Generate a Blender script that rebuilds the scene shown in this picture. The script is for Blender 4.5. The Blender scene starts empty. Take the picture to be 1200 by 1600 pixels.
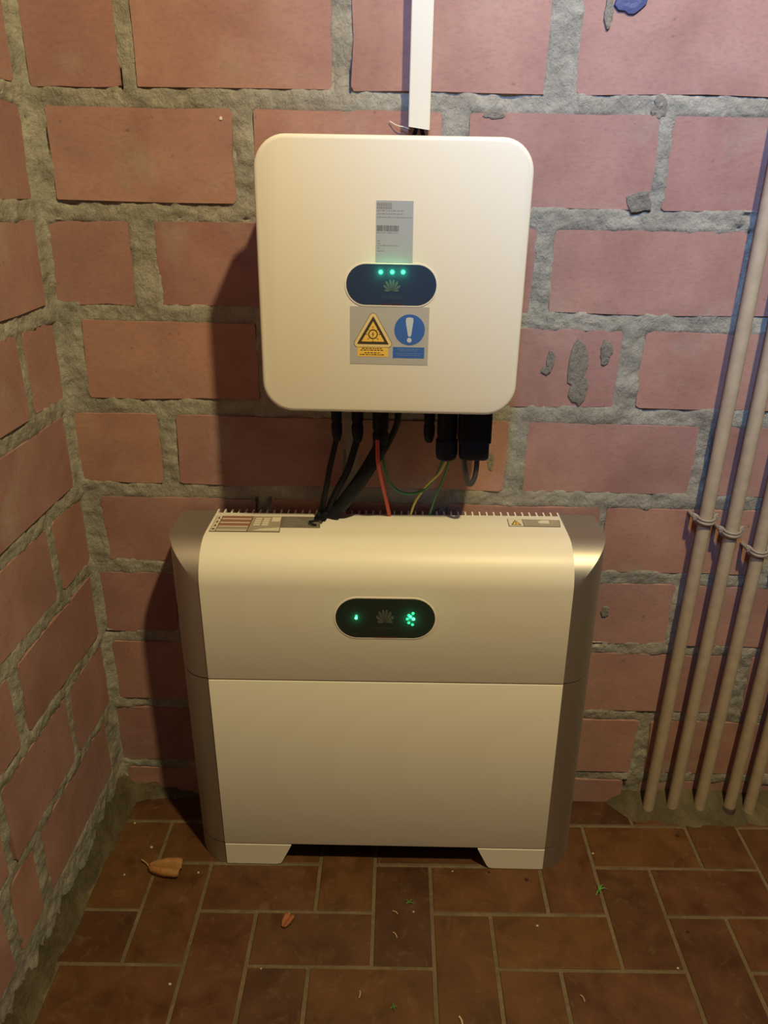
import bpy, math, random
from mathutils import Vector, Matrix, noise
random.seed(7)
scene = bpy.context.scene
COL = scene.collection
PI = math.pi

# ------------------------------------------------------------------ camera
F_PX, PITCH, YAW, ROLL = 1193.3, 0.39619, -0.02061, 0.00325
CAM = Vector((0.01995, -1.24958, 1.16973))
fwd = Vector((math.sin(YAW) * math.cos(PITCH), math.cos(YAW) * math.cos(PITCH), -math.sin(PITCH)))
rgt = Vector((math.cos(YAW), -math.sin(YAW), 0)); upv = rgt.cross(fwd)
R2 = rgt * math.cos(ROLL) + upv * math.sin(ROLL)
U2 = upv * math.cos(ROLL) - rgt * math.sin(ROLL)
cam = bpy.data.cameras.new('camera')
cam.sensor_fit = 'VERTICAL'; cam.sensor_height = 32.0; cam.lens = F_PX / 1600 * 32.0
cam.clip_start = 0.02
co = bpy.data.objects.new('camera', cam); COL.objects.link(co)
m = Matrix((R2, U2, -fwd)).transposed().to_4x4(); m.translation = CAM
co.matrix_world = m
scene.camera = co

# ------------------------------------------------------------------ light
w = bpy.data.worlds.new('world'); scene.world = w; w.use_nodes = True
w.node_tree.nodes['Background'].inputs[0].default_value = (0.55, 0.68, 0.85, 1)
w.node_tree.nodes['Background'].inputs[1].default_value = 0.05

def lamp(name, kind, loc, energy, color, size, target=None):
    l = bpy.data.lights.new(name, kind); l.energy = energy; l.color = color
    if kind == 'AREA': l.size = size
    else: l.shadow_soft_size = size
    o = bpy.data.objects.new(name, l); COL.objects.link(o); o.location = loc
    if target is not None:
        o.rotation_euler = (Vector(target) - Vector(loc)).to_track_quat('-Z', 'Y').to_euler()
    return o
lamp('ceiling_bulb_light', 'POINT', (0.55, -1.17, 2.58), 166, (1.0, 0.80, 0.385), 0.042)
cool = lamp('cool_fill_spot', 'SPOT', (0.0, -1.55, 2.30), 175, (0.22, 0.50, 1.0), 0.10, (0.62, 0.0, 1.62))  # added fill, no known fixture: imitates bluish lens glare, cools the shadows
cool.data.spot_size = math.radians(62); cool.data.spot_blend = 1.0

vs = scene.view_settings
vs.view_transform = 'Standard'; vs.look = 'None'; vs.exposure = 0.0; vs.gamma = 1.0
vs.use_curve_mapping = False

# ------------------------------------------------------------------ materials
def new_mat(name):
    mt = bpy.data.materials.new(name); mt.use_nodes = True
    return mt, mt.node_tree.nodes, mt.node_tree.links, mt.node_tree.nodes['Principled BSDF']

def plain(name, col, rough=0.5, metal=0.0, spec=0.5, bump=0.0, bscale=200.0, var=0.0, coat=0.0):
    mt, N, L, b = new_mat(name)
    b.inputs['Base Color'].default_value = (*col, 1)
    b.inputs['Roughness'].default_value = rough
    b.inputs['Metallic'].default_value = metal
    b.inputs['Specular IOR Level'].default_value = spec
    b.inputs['Coat Weight'].default_value = coat
    if bump or var:
        g = N.new('ShaderNodeNewGeometry'); t = N.new('ShaderNodeTexNoise')
        t.inputs['Scale'].default_value = bscale; t.inputs['Detail'].default_value = 4
        L.new(g.outputs['Position'], t.inputs['Vector'])
        if bump:
            bp = N.new('ShaderNodeBump'); bp.inputs['Strength'].default_value = bump; bp.inputs['Distance'].default_value = 0.001
            L.new(t.outputs[0], bp.inputs['Height']); L.new(bp.outputs[0], b.inputs['Normal'])
        if var:
            t2 = N.new('ShaderNodeTexNoise'); t2.inputs['Scale'].default_value = bscale * 0.2; t2.inputs['Detail'].default_value = 5
            L.new(g.outputs['Position'], t2.inputs['Vector'])
            r = N.new('ShaderNodeValToRGB')
            r.color_ramp.elements[0].position = .3; r.color_ramp.elements[1].position = .7
            r.color_ramp.elements[0].color = (*[c * (1 - var) for c in col], 1)
            r.color_ramp.elements[1].color = (*[min(1, c * (1 + var)) for c in col], 1)
            L.new(t2.outputs[0], r.inputs[0]); L.new(r.outputs[0], b.inputs['Base Color'])
    return mt

def noise_node(N, L, vec, scale, detail=5, rough=.55, dist=0.0):
    t = N.new('ShaderNodeTexNoise'); t.inputs['Scale'].default_value = scale
    t.inputs['Detail'].default_value = detail; t.inputs['Roughness'].default_value = rough
    t.inputs['Distortion'].default_value = dist
    L.new(vec, t.inputs['Vector']); return t.outputs[0]
def ramp(N, L, fac, stops):
    r = N.new('ShaderNodeValToRGB'); el = r.color_ramp.elements
    while len(el) < len(stops): el.new(.5)
    for e, (p, c) in zip(el, stops):
        e.position = p; e.color = (*c, 1) if len(c) == 3 else c
    L.new(fac, r.inputs[0]); return r.outputs[0]
def mix(N, L, fac, a, b, mode='MIX'):
    mx = N.new('ShaderNodeMix'); mx.data_type = 'RGBA'; mx.blend_type = mode
    for s, v in ((0, fac), (6, a), (7, b)):
        if isinstance(v, (int, float)): mx.inputs[s].default_value = v
        elif isinstance(v, tuple): mx.inputs[s].default_value = (*v, 1)
        else: L.new(v, mx.inputs[s])
    return mx.outputs[2]

def brick_material(name='brick_clay'):
    mt, N, L, b = new_mat(name)
    g = N.new('ShaderNodeNewGeometry'); oi = N.new('ShaderNodeObjectInfo'); pos = g.outputs['Position']
    big = noise_node(N, L, pos, 9, 4, .5, .4)
    base = ramp(N, L, big, [(.25, (.29, .158, .145)), (.5, (.355, .203, .188)), (.75, (.415, .25, .225))])
    rnd = ramp(N, L, oi.outputs['Random'], [(0, (.86, .80, .84)), (.5, (1, 1, 1)), (1, (1.06, 1.0, .90))])
    c = mix(N, L, 1.0, base, rnd, 'MULTIPLY')
    # cement haze wiped over the faces
    hz = noise_node(N, L, pos, 5.5, 7, .62, .8)
    hzm = ramp(N, L, hz, [(.56, (0, 0, 0)), (.74, (.55, .55, .55))])
    c = mix(N, L, hzm, c, (.36, .33, .29))
    # fine pits and scratches
    mp = N.new('ShaderNodeMapping'); mp.inputs['Scale'].default_value = (110, 110, 260); L.new(pos, mp.inputs[0])
    sc = noise_node(N, L, mp.outputs[0], 1, 3, .6)
    scm = ramp(N, L, sc, [(.36, (.88, .88, .88)), (.5, (1, 1, 1)), (.7, (1.05, 1.05, 1.05))])
    c = mix(N, L, .7, c, mix(N, L, 1.0, c, scm, 'MULTIPLY'))
    pt = noise_node(N, L, pos, 85, 2, .5)
    ptm = ramp(N, L, pt, [(.73, (0, 0, 0)), (.78, (.6, .6, .6))])
    c = mix(N, L, ptm, c, (.15, .10, .085))
    L.new(c, b.inputs['Base Color']); b.inputs['Roughness'].default_value = .82
    b.inputs['Specular IOR Level'].default_value = .25
    h = noise_node(N, L, pos, 160, 6, .65)
    h2 = noise_node(N, L, pos, 28, 3, .5)
    hh = mix(N, L, .45, h, h2)
    bp = N.new('ShaderNodeBump'); bp.inputs['Strength'].default_value = .45; bp.inputs['Distance'].default_value = .0015
    L.new(hh, bp.inputs['Height']); L.new(bp.outputs[0], b.inputs['Normal'])
    return mt

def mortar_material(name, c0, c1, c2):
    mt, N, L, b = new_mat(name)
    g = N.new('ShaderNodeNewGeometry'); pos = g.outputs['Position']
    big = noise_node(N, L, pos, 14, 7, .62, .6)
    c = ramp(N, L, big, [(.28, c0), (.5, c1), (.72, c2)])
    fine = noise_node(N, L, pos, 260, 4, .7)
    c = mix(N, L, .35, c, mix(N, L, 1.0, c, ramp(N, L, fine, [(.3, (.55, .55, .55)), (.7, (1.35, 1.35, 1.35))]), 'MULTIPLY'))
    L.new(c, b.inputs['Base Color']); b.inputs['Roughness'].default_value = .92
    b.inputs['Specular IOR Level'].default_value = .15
    mp = N.new('ShaderNodeMapping'); mp.inputs['Scale'].default_value = (180, 60, 90); mp.inputs['Rotation'].default_value = (0, .7, 0); L.new(pos, mp.inputs[0])
    h = noise_node(N, L, mp.outputs[0], 1, 5, .7)
    h2 = noise_node(N, L, pos, 90, 6, .7, .5)
    hh = mix(N, L, .6, h, h2)
    bp = N.new('ShaderNodeBump'); bp.inputs['Strength'].default_value = 1.0; bp.inputs['Distance'].default_value = .006
    L.new(hh, bp.inputs['Height']); L.new(bp.outputs[0], b.inputs['Normal'])
    return mt

def tile_material():
    mt, N, L, b = new_mat('quarry_tile')
    g = N.new('ShaderNodeNewGeometry'); oi = N.new('ShaderNodeObjectInfo'); pos = g.outputs['Position']
    rc = ramp(N, L, oi.outputs['Random'], [(0, (.062, .026, .014)), (.2, (.085, .036, .016)), (.65, (.110, .048, .016)), (1, (.092, .036, .018))])
    n = noise_node(N, L, pos, 16, 6, .6, .5)
    c = mix(N, L, 1.0, rc, ramp(N, L, n, [(.3, (.66, .64, .62)), (.5, (1, 1, 1)), (.7, (1.25, 1.28, 1.3))]), 'MULTIPLY')
    d = noise_node(N, L, pos, 34, 8, .72, 1.0)
    dm = ramp(N, L, d, [(.55, (0, 0, 0)), (.70, (.42, .42, .42))])
    c = mix(N, L, dm, c, (.17, .115, .065))
    f = noise_node(N, L, pos, 300, 3, .6)
    c = mix(N, L, ramp(N, L, f, [(.68, (0, 0, 0)), (.76, (.4, .4, .4))]), c, (.20, .15, .10))
    L.new(c, b.inputs['Base Color'])
    L.new(ramp(N, L, n, [(.3, (.38, .38, .38)), (.7, (.62, .62, .62))]), b.inputs['Roughness'])
    b.inputs['Specular IOR Level'].default_value = .35
    bp = N.new('ShaderNodeBump'); bp.inputs['Strength'].default_value = .25; bp.inputs['Distance'].default_value = .001
    L.new(noise_node(N, L, pos, 120, 5, .6), bp.inputs['Height']); L.new(bp.outputs[0], b.inputs['Normal'])
    return mt

def far_brick_material(name, axis):
    mt, N, L, b = new_mat(name)
    g = N.new('ShaderNodeNewGeometry'); sp = N.new('ShaderNodeSeparateXYZ'); cb = N.new('ShaderNodeCombineXYZ')
    L.new(g.outputs['Position'], sp.inputs[0]); L.new(sp.outputs[axis], cb.inputs[0]); L.new(sp.outputs[2], cb.inputs[1])
    t = N.new('ShaderNodeTexBrick'); t.inputs['Scale'].default_value = 1.0
    t.inputs['Brick Width'].default_value = .305; t.inputs['Row Height'].default_value = .153; t.inputs['Mortar Size'].default_value = .011
    t.inputs['Color1'].default_value = (.42, .195, .165, 1); t.inputs['Color2'].default_value = (.36, .16, .13, 1); t.inputs['Mortar'].default_value = (.34, .315, .27, 1)
    L.new(cb.outputs[0], t.inputs['Vector']); L.new(t.outputs['Color'], b.inputs['Base Color'])
    b.inputs['Roughness'].default_value = .88
    bp = N.new('ShaderNodeBump'); bp.inputs['Distance'].default_value = .004; bp.invert = True
    L.new(t.outputs['Fac'], bp.inputs['Height']); L.new(bp.outputs[0], b.inputs['Normal'])
    return mt

def emit(name, col, strength):
    mt, N, L, b = new_mat(name)
    b.inputs['Base Color'].default_value = (0, 0, 0, 1)
    b.inputs['Emission Color'].default_value = (*col, 1); b.inputs['Emission Strength'].default_value = strength
    return mt

M = {}
M['brick'] = brick_material()
M['mortar'] = mortar_material('mortar', (.22, .21, .19), (.33, .315, .285), (.43, .41, .37))
M['grout'] = mortar_material('floor_grout', (.12, .088, .056), (.175, .13, .085), (.22, .17, .115))
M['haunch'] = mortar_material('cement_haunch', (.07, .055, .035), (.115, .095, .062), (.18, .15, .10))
M['cement_mark'] = mortar_material('cement_mark', (.15, .14, .13), (.22, .205, .185), (.30, .275, .24))
M['tile'] = tile_material()
M['white'] = plain('white_powder_coat', (.80, .775, .72), .42, bump=.04, bscale=900)
M['white_rim'] = plain('white_plastic_rim', (.86, .84, .79), .35)
M['trunk'] = plain('white_pvc', (.72, .70, .65), .42)
M['silver'] = plain('satin_silver_paint', (.50, .475, .44), .47, metal=.92, bump=.03, bscale=1500)
M['dark_metal'] = plain('dark_chassis', (.03, .03, .033), .6)
M['casting'] = plain('cast_aluminium', (.35, .35, .35), .5, metal=.8)
M['screen_blue'] = plain('tinted_screen', (.030, .050, .115), .25, coat=.3)
M['screen_black'] = plain('black_screen', (.016, .026, .028), .22, coat=.3)
M['logo_grey'] = plain('printed_grey', (.085, .13, .15), .5)
M['logo_dim'] = plain('printed_dim_grey', (.085, .085, .085), .5)
M['logo_faint'] = plain('printed_faint', (.045, .085, .12), .5)
M['logo_dimmer'] = plain('printed_dimmer', (.05, .045, .045), .5)
M['red_print'] = plain('red_tint_print', (.10, .018, .015), .5)
M['label_grey'] = plain('silver_label', (.40, .445, .53), .45)
M['sticker_grey'] = plain('grey_sticker', (.45, .455, .46), .45)
M['ink'] = plain('grey_ink', (.14, .15, .165), .6)
M['ink_soft'] = plain('soft_grey_ink', (.27, .28, .29), .6)
M['ink_black'] = plain('brown_black_ink', (.055, .04, .03), .6)
M['yellow'] = plain('warning_yellow', (.85, .56, .11), .5)
M['pale_yellow'] = plain('pale_yellow', (.78, .62, .30), .5)
M['blue'] = plain('sign_blue', (.045, .14, .50), .5)
M['pale_blue'] = plain('pale_blue_ink', (.16, .26, .50), .5)
M['sign_white'] = plain('sign_white', (.56, .64, .74), .5)
M['label_white'] = plain('label_white', (.70, .66, .56), .5)
M['label_rust'] = plain('label_rust', (.30, .15, .10), .55)
M['label_taupe'] = plain('label_taupe', (.36, .32, .26), .5)
M['label_dark'] = plain('label_charcoal', (.17, .155, .135), .5)
M['black_plastic'] = plain('black_plastic', (.007, .009, .020), .55, spec=.2)
M['black_rubber'] = plain('black_cable_jacket', (.007, .009, .016), .6, spec=.2)
M['red_wire'] = plain('red_wire', (.50, .06, .045), .45)
M['green_wire'] = plain('green_wire', (.03, .19, .06), .45)
M['yellow_green'] = plain('yellow_green_wire', (.52, .46, .10), .45)
M['grey_cable'] = plain('dark_grey_cable', (.05, .05, .055), .45)
M['pipe'] = plain('aged_cream_paint', (.43, .355, .27), .5, bump=.12, bscale=300, var=.10)
M['clip'] = plain('grey_clip', (.27, .235, .21), .5)
M['pipe_foot'] = plain('dark_sleeve', (.06, .05, .05), .7)
M['leaf'] = plain('dry_leaf', (.30, .14, .045), .65, var=.35, bscale=160)
M['leaf_red'] = plain('dry_leaf_reddish', (.30, .10, .045), .65, var=.3, bscale=200)
M['stem'] = plain('leaf_stem', (.34, .24, .10), .7)
M['green'] = plain('green_sprig', (.10, .30, .07), .6)
M['crumb'] = plain('pale_crumb', (.55, .48, .36), .8)
M['straw'] = plain('pale_straw', (.45, .36, .20), .7)
M['blue_paint'] = plain('blue_paint', (.05, .065, .19), .6)
M['plaster_speck'] = plain('plaster_speck', (.75, .72, .68), .7)
M['seed'] = plain('dark_seed', (.05, .025, .015), .7)
M['ceiling'] = plain('ceiling_concrete', (.50, .48, .45), .9, bump=.3, bscale=60)
M['green_led'] = emit('green_led', (.06, 1.0, .30), 6.0)
M['green_led_soft'] = emit('green_led_soft', (.02, .85, .22), 2.6)
M['far_x'] = far_brick_material('far_brick_x', 0)
M['far_y'] = far_brick_material('far_brick_y', 1)

# ------------------------------------------------------------------ object helpers
MW = {}
def obj(name, vf, mat, parent=None, smooth=None):
    """vf = (verts, faces) in world coordinates -> one mesh object"""
    v, f = vf
    if parent is not None:
        inv = MW[parent.name].inverted(); v = [inv @ Vector(p) for p in v]
    me = bpy.data.meshes.new(name); me.from_pydata([tuple(p) for p in v], [], f); me.update()
    me.materials.append(M[mat])
    if smooth is not None:
        me.polygons.foreach_set('use_smooth', [True] * len(me.polygons))
        me.set_sharp_from_angle(angle=math.radians(smooth))
    o = bpy.data.objects.new(name, me); COL.objects.link(o)
    MW[o.name] = MW[parent.name] if parent is not None else Matrix()
    if parent is not None: o.parent = parent
    return o
def tag(o, label, cat, group=None):
    o['label'] = label; o['category'] = cat
    if group: o['group'] = group
    return o
def thing(name, loc, label, cat, group=None, rot=None):
    e = bpy.data.objects.new(name, None); COL.objects.link(e); e.empty_display_size = .05
    mt = Matrix.Translation(loc)
    if rot is not None: mt = mt @ rot
    e.matrix_world = mt; MW[e.name] = mt
    return tag(e, label, cat, group)
def struct(o): o['kind'] = 'structure'; return o

def merge(*parts):
    V, Fc = [], []
    for v, f in parts:
        n = len(V); V += [tuple(p) for p in v]; Fc += [tuple(i + n for i in q) for q in f]
    return V, Fc
def loft(loops, cap0=True, cap1=True, closed=True):
    n = len(loops[0]); V = [p for l in loops for p in l]; Fc = []
    for k in range(len(loops) - 1):
        for i in range(n if closed else n - 1):
            j = (i + 1) % n
            Fc.append((k * n + i, k * n + j, (k + 1) * n + j, (k + 1) * n + i))
    if cap0: Fc.append(tuple(range(n))[::-1])
    if cap1: Fc.append(tuple((len(loops) - 1) * n + i for i in range(n)))
    return V, Fc
def box(x0, x1, y0, y1, z0, z1, bev=0.0):
    if bev <= 0:
        v = [(x0, y0, z0), (x1, y0, z0), (x1, y1, z0), (x0, y1, z0), (x0, y0, z1), (x1, y0, z1), (x1, y1, z1), (x0, y1, z1)]
        return v, [(0, 3, 2, 1), (4, 5, 6, 7), (0, 1, 5, 4), (1, 2, 6, 5), (2, 3, 7, 6), (3, 0, 4, 7)]
    def ring(i, z): return [(x0 + i, y0 + i, z), (x1 - i, y0 + i, z), (x1 - i, y1 - i, z), (x0 + i, y1 - i, z)]
    return loft([ring(bev, z0), ring(0, z0 + bev), ring(0, z1 - bev), ring(bev, z1)])
def rrect(hw, hh, r, n=8, cx=0, cy=0):
    P = []
    for sx, sy, a0 in ((1, -1, -90), (1, 1, 0), (-1, 1, 90), (-1, -1, 180)):
        for k in range(n + 1):
            a = math.radians(a0 + 90 * k / n)
            P.append((cx + sx * (hw - r) + r * math.cos(a), cy + sy * (hh - r) + r * math.sin(a)))
    return P
def circle(r, n=24, cx=0, cy=0):
    return [(cx + r * math.cos(2 * PI * i / n), cy + r * math.sin(2 * PI * i / n)) for i in range(n)]
def plate(poly, y0, y1):
    """2d polygon (x,z) -> slab from depth y0 (front) to y1"""
    return loft([[(x, y1, z) for x, z in poly], [(x, y0, z) for x, z in poly]])
def ringplate(outer, inner, y0, y1):
    n = len(outer)
    V = [(x, y0, z) for x, z in outer] + [(x, y0, z) for x, z in inner] + [(x, y1, z) for x, z in outer] + [(x, y1, z) for x, z in inner]
    Fc = []
    for i in range(n):
        j = (i + 1) % n
        Fc += [(i, j, n + j, n + i), (2 * n + i, 3 * n + i, 3 * n + j, 2 * n + j), (i, 2 * n + i, 2 * n + j, j), (n + i, n + j, 3 * n + j, 3 * n + i)]
    return V, Fc
def smooth_path(pts, sub=6):
    P = [Vector(p) for p in pts]; P = [P[0] * 2 - P[1]] + P + [P[-1] * 2 - P[-2]]; out = []
    for i in range(1, len(P) - 2):
        for k in range(sub):
            t = k / sub; a, b, c, d = P[i - 1:i + 3]
            out.append(.5 * ((2 * b) + (c - a) * t + (2 * a - 5 * b + 4 * c - d) * t * t + (3 * b - a - 3 * c + d) * t ** 3))
    out.append(P[-2]); return out
def tube(pts, r, n=10, sub=6, taper=None):
    C = smooth_path(pts, sub) if sub else [Vector(p) for p in pts]
    loops = []; t0 = (C[1] - C[0]).normalized()
    nrm = t0.orthogonal().normalized()
    for i, c in enumerate(C):
        t = (C[min(i + 1, len(C) - 1)] - C[max(i - 1, 0)]).normalized()
        nrm = (nrm - t * nrm.dot(t)).normalized(); bi = t.cross(nrm)
        rr = r if taper is None else r * (taper[0] + (taper[1] - taper[0]) * i / (len(C) - 1))
        loops.append([tuple(c + (nrm * math.cos(2 * PI * k / n) + bi * math.sin(2 * PI * k / n)) * rr) for k in range(n)])
    return loft(loops)
def lathe(cx, cy, prof, n=16):
    """prof: list of (radius, z)"""
    return loft([[(cx + r * math.cos(2 * PI * k / n), cy + r * math.sin(2 * PI * k / n), z) for k in range(n)] for r, z in prof])
def xf(vf, mt):
    return [tuple(mt @ Vector(p)) for p in vf[0]], vf[1]

# ------------------------------------------------------------------ brick walls
TILT = 0.013                      # the masonry leans a touch against the floor
CORNER = -0.553
def WB(u, d, wv): return (u + TILT * wv, -d, wv - TILT * u)          # back wall: u along, d out of the wall
def WL(v, d, wv): return WB(CORNER + d, -v, wv)                      # left wall: v = y
COURSES = [(-.066, .064), (.084, .215), (.235, .368), (.389, .516), (.540, .667), (.692, .818), (.844, .972), (.996, 1.124), (1.150, 1.280), (1.303, 1.437), (1.459, 1.587), (1.610, 1.737)]
BACK = [
 [(-.54, -.25), (-.225, .06), (.085, .355), (.380, .488), (.52, .80), (.825, 1.10)],
 [(-.546, -.38), (-.355, -.07), (-.045, .20), (.225, .498), (.522, .81), (.835, 1.10)],
 [(-.534, -.25), (-.225, .06), (.085, .365), (.381, .665), (.69, .97), (.995, 1.12)],
 [(-.543, -.40), (-.375, -.09), (-.065, .20), (.22, .523), (.55, .835), (.86, 1.12)],
 [(-.518, -.24), (-.215, .07), (.095, .367), (.375, .66), (.685, .97), (.995, 1.12)],
 [(-.545, -.399), (-.372, -.085), (-.06, .194), (.225, .513), (.54, .825), (.85, 1.12)],
 [(-.511, -.225), (-.20, .08), (.10, .366), (.398, .68), (.705, .98), (1.005, 1.12)],
 [(-.552, -.414), (-.376, -.09), (-.065, .213), (.239, .533), (.56, .85), (.875, 1.12)],
 [(-.522, -.246), (-.218, .064), (.098, .378), (.396, .68), (.705, .98), (1.005, 1.12)],
 [(-.540, -.406), (-.382, -.099), (-.072, .207), (.248, .535), (.56, .84), (.865, 1.12)],
 [(-.53, -.26), (-.235, .05), (.075, .36), (.385, .67), (.695, .98), (1.005, 1.12)],
 [(-.545, -.40), (-.375, -.09), (-.065, .22), (.245, .53), (.555, .84), (.865, 1.12)]]
LEFT = [
 [],
 [(-.332, -.045), (-.440, -.360), (-.745, -.465), (-1.04, -.77)],
 [(-.165, -.013), (-.408, -.180), (-.715, -.432), (-1.04, -.74)],
 [(-.305, -.02), (-.61, -.335), (-.91, -.635), (-1.04, -.935)],
 [(-.125, -.006), (-.42, -.146), (-.725, -.445), (-1.04, -.75)],
 [(-.315, -.03), (-.62, -.34), (-.925, -.645), (-1.04, -.95)],
 [(-.121, -.012), (-.42, -.146), (-.725, -.445), (-1.04, -.75)],
 [(-.305, -.03), (-.61, -.33), (-.915, -.635), (-1.04, -.94)],
 [(-.29, -.016), (-.595, -.315), (-.90, -.62), (-1.04, -.925)],
 [(-.30, -.028), (-.605, -.325), (-.91, -.63), (-1.04, -.935)],
 [(-.15, -.02), (-.455, -.175), (-.76, -.48), (-1.04, -.785)],
 [(-.30, -.03), (-.605, -.325), (-.91, -.63), (-1.04, -.935)]]

def brick_mesh(fn, a0, a1, b0, b1, seed):
    rr = random.Random(seed)
    r = .0025 + rr.random() * .0035
    base = []
    nx = 4
    def jit(s): return (rr.random() - .5) * 2 * s
    for k in range(nx): base.append((a0 + r + (a1 - a0 - 2 * r) * k / (nx - 1), b0))
    base.append((a1, b0 + r)); base.append((a1, (b0 + b1) / 2)); base.append((a1, b1 - r))
    for k in range(nx): base.append((a1 - r - (a1 - a0 - 2 * r) * k / (nx - 1), b1))
    base.append((a0, b1 - r)); base.append((a0, (b0 + b1) / 2)); base.append((a0, b0 + r))
    base = [(x + jit(.0022), z + jit(.0018)) for x, z in base]
    ca, cb = (a0 + a1) / 2, (b0 + b1) / 2
    d = .0036 + jit(.0014); t1, t2 = jit(.0010), jit(.0008)
    def dep(x, z): return d + t1 * (x - ca) / .14 + t2 * (z - cb) / .065
    front = [fn(x + (.0016 if x < ca else -.0016), dep(x, z), z + (.0014 if z < cb else -.0014)) for x, z in base]
    back = [fn(x, -.009, z) for x, z in base]
    return loft([back, front], cap0=False)

def mortar_grid(fn, u0, u1, w0, w1, step, layout, corner_at, seed):
    nu, nw = int((u1 - u0) / step), int((w1 - w0) / step)
    V = []
    for j in range(nw + 1):
        wv = w0 + (w1 - w0) * j / nw
        cs = [(b, t, br) for (b, t), br in zip(COURSES, layout) if b - .002 < wv < t + .002]
        for i in range(nu + 1):
            u = u0 + (u1 - u0) * i / nu
            p = Vector((u * 17 + seed, seed * 2.3, wv * 17))
            h = .0024 + .0036 * noise.noise(p * 1.3) + .0026 * noise.noise(p * 3.7) + .0016 * noise.noise(p * 9)
            dc = abs(u - corner_at)
            h += .010 * math.exp(-dc / .012)
            inside = False
            if cs:
                b, t, br = cs[0]
                for x0, x1 in br:
                    if x0 < u < x1:
                        din = min(u - x0, x1 - u, wv - b, t - wv)
                        if din > .002: h -= (din - .002) * 1.0
                        inside = True
                        break
            if not inside:
                q = Vector((u * 16 + seed * 3, 4.7, wv * 16)); gap = noise.noise(q) - .12
                if gap > 0:
                    do = .02
                    for (b, t), br in zip(COURSES, layout):
                        if b - .005 < wv < t + .005:
                            dz = max(b - wv, wv - t, 0)
                            for x0, x1 in br:
                                du = max(x0 - u, u - x1, 0)
                                if du < .006: do = min(do, math.hypot(du, dz))
                    if do < .005: h -= .012 * min(1, gap * 4) * (1 - do / .005)
                h += .0016 * abs(noise.noise(p * 14)) + .0010 * noise.noise(p * 26)
            h = max(h, -.009)
            V.append(fn(u, h, wv))
    Fc = []
    for j in range(nw):
        for i in range(nu):
            a = j * (nu + 1) + i
            Fc.append((a, a + 1, a + nu + 2, a + nu + 1))
    return V, Fc

wall_back = struct(obj('wall_back', mortar_grid(WB, CORNER - .004, 1.12, -.06, 1.745, .0046, BACK, CORNER, 1.0), 'mortar', smooth=60))
vl, fl_ = mortar_grid(WL, -1.045, .004, -.06, 1.745, .0046, LEFT, 0.0, 5.0)
wall_left = struct(obj('wall_left', (vl, fl_), 'mortar', smooth=60))
for wall, fn, lay in ((wall_back, WB, BACK), (wall_left, WL, LEFT)):
    for c, ((b, t), br) in enumerate(zip(COURSES, lay)):
        for k, (x0, x1) in enumerate(br):
            obj('brick', brick_mesh(fn, x0, x1, b, t, 1000 * c + k + (500 if fn is WL else 0)), 'brick', wall)

# cement smears, paint and chips on the back wall
def blob(fn, cu, cw, ru, rw, d, h, seed, n=18, ang=0.0):
    rr = random.Random(seed); loops = []
    rad = [1 + .33 * noise.noise(Vector((math.cos(2 * PI * k / n) * 1.6 + seed, math.sin(2 * PI * k / n) * 1.6, seed))) + (rr.random() - .5) * .22 for k in range(n)]
    for s, dd in ((1.0, d - .002), (.93, d + h * .55), (.6, d + h * .8 + (rr.random() - .5) * h * .4), (.3, d + h * .7)):
        L_ = []
        for k in range(n):
            a = 2 * PI * k / n; x, z = ru * rad[k] * s * math.cos(a), rw * rad[k] * s * math.sin(a)
            x, z = x * math.cos(ang) - z * math.sin(ang), x * math.sin(ang) + z * math.cos(ang)
            L_.append(fn(cu + x, dd + (rr.random() - .5) * h * .35, cw + z))
        loops.append(L_)
    return loft(loops)
for i, (cu, cw, ru, rw, a, mt) in enumerate([
        (.296, .912, .0165, .040, -.08, 'cement_mark'), (.303, .873, .017, .024, 0, 'cement_mark'), (.340, .938, .010, .021, -.45, 'cement_mark'),
        (.252, .923, .007, .017, -.2, 'cement_mark'), (.247, .906, .008, .007, 0, 'cement_mark'),
        (.372, 1.288, .012, .015, 0, 'cement_mark'), (.362, 1.163, .020, .016, .3, 'cement_mark'), (.135, 1.276, .017, .006, 0, 'cement_mark'),
        (.167, .747, .006, .019, 0, 'cement_mark'), (.40, .458, .008, .011, 0, 'cement_mark'),
        (.315, 1.42, .020, .018, .2, 'blue_paint'), (.285, 1.405, .006, .022, -.1, 'cement_mark')]):
    obj('paint_mark' if mt == 'blue_paint' else 'cement_smear', blob(WB, cu, cw, ru, rw, .0042, .0016, 20 + i), mt, wall_back)
obj('plaster_speck', blob(WB, -.2625, 1.2655, .0022, .003, .0042, .0012, 77, 8), 'plaster_speck', wall_back)
obj('paint_mark', blob(WL, -.006, 1.268, .012, .009, .006, .002, 81, 12), 'blue_paint', wall_left)

# cement haunches where the walls meet the floor
def haunch(along, prof, seed):
    V = []; n = len(prof(along[0]))
    for s in along:
        for k, (x, y, z) in enumerate(prof(s)):
            nz = noise.noise(Vector((x * 30 + seed, y * 30, z * 30))) * .006 + noise.noise(Vector((x * 90, y * 90 + seed, z * 90))) * .003
            f = 0 if k in (0, n - 1) else 1
            V.append((x + nz * .5 * f, y - nz * .5 * f, z + nz * f))
    Fc = []
    for j in range(len(along) - 1):
        for i in range(n - 1):
            a = j * n + i; Fc.append((a, a + 1, a + n + 1, a + n))
    return V, Fc
def pl(y):
    e = noise.noise(Vector((y * 11, 3.1, 0))) * .018 + noise.noise(Vector((y * 37, 7.1, 0))) * .008
    top = .070 + e * .5 + .03 * math.exp(y / .05); out = -.524 + e * .5 + .03 * math.exp(y / .05)
    x0 = CORNER - .006; P = []
    for k in range(9):
        t = k / 8; P.append((x0 + (out - x0) * t, y, -.004 + (top + .004) * (1 - t) ** 1.5))
    return P
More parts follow.
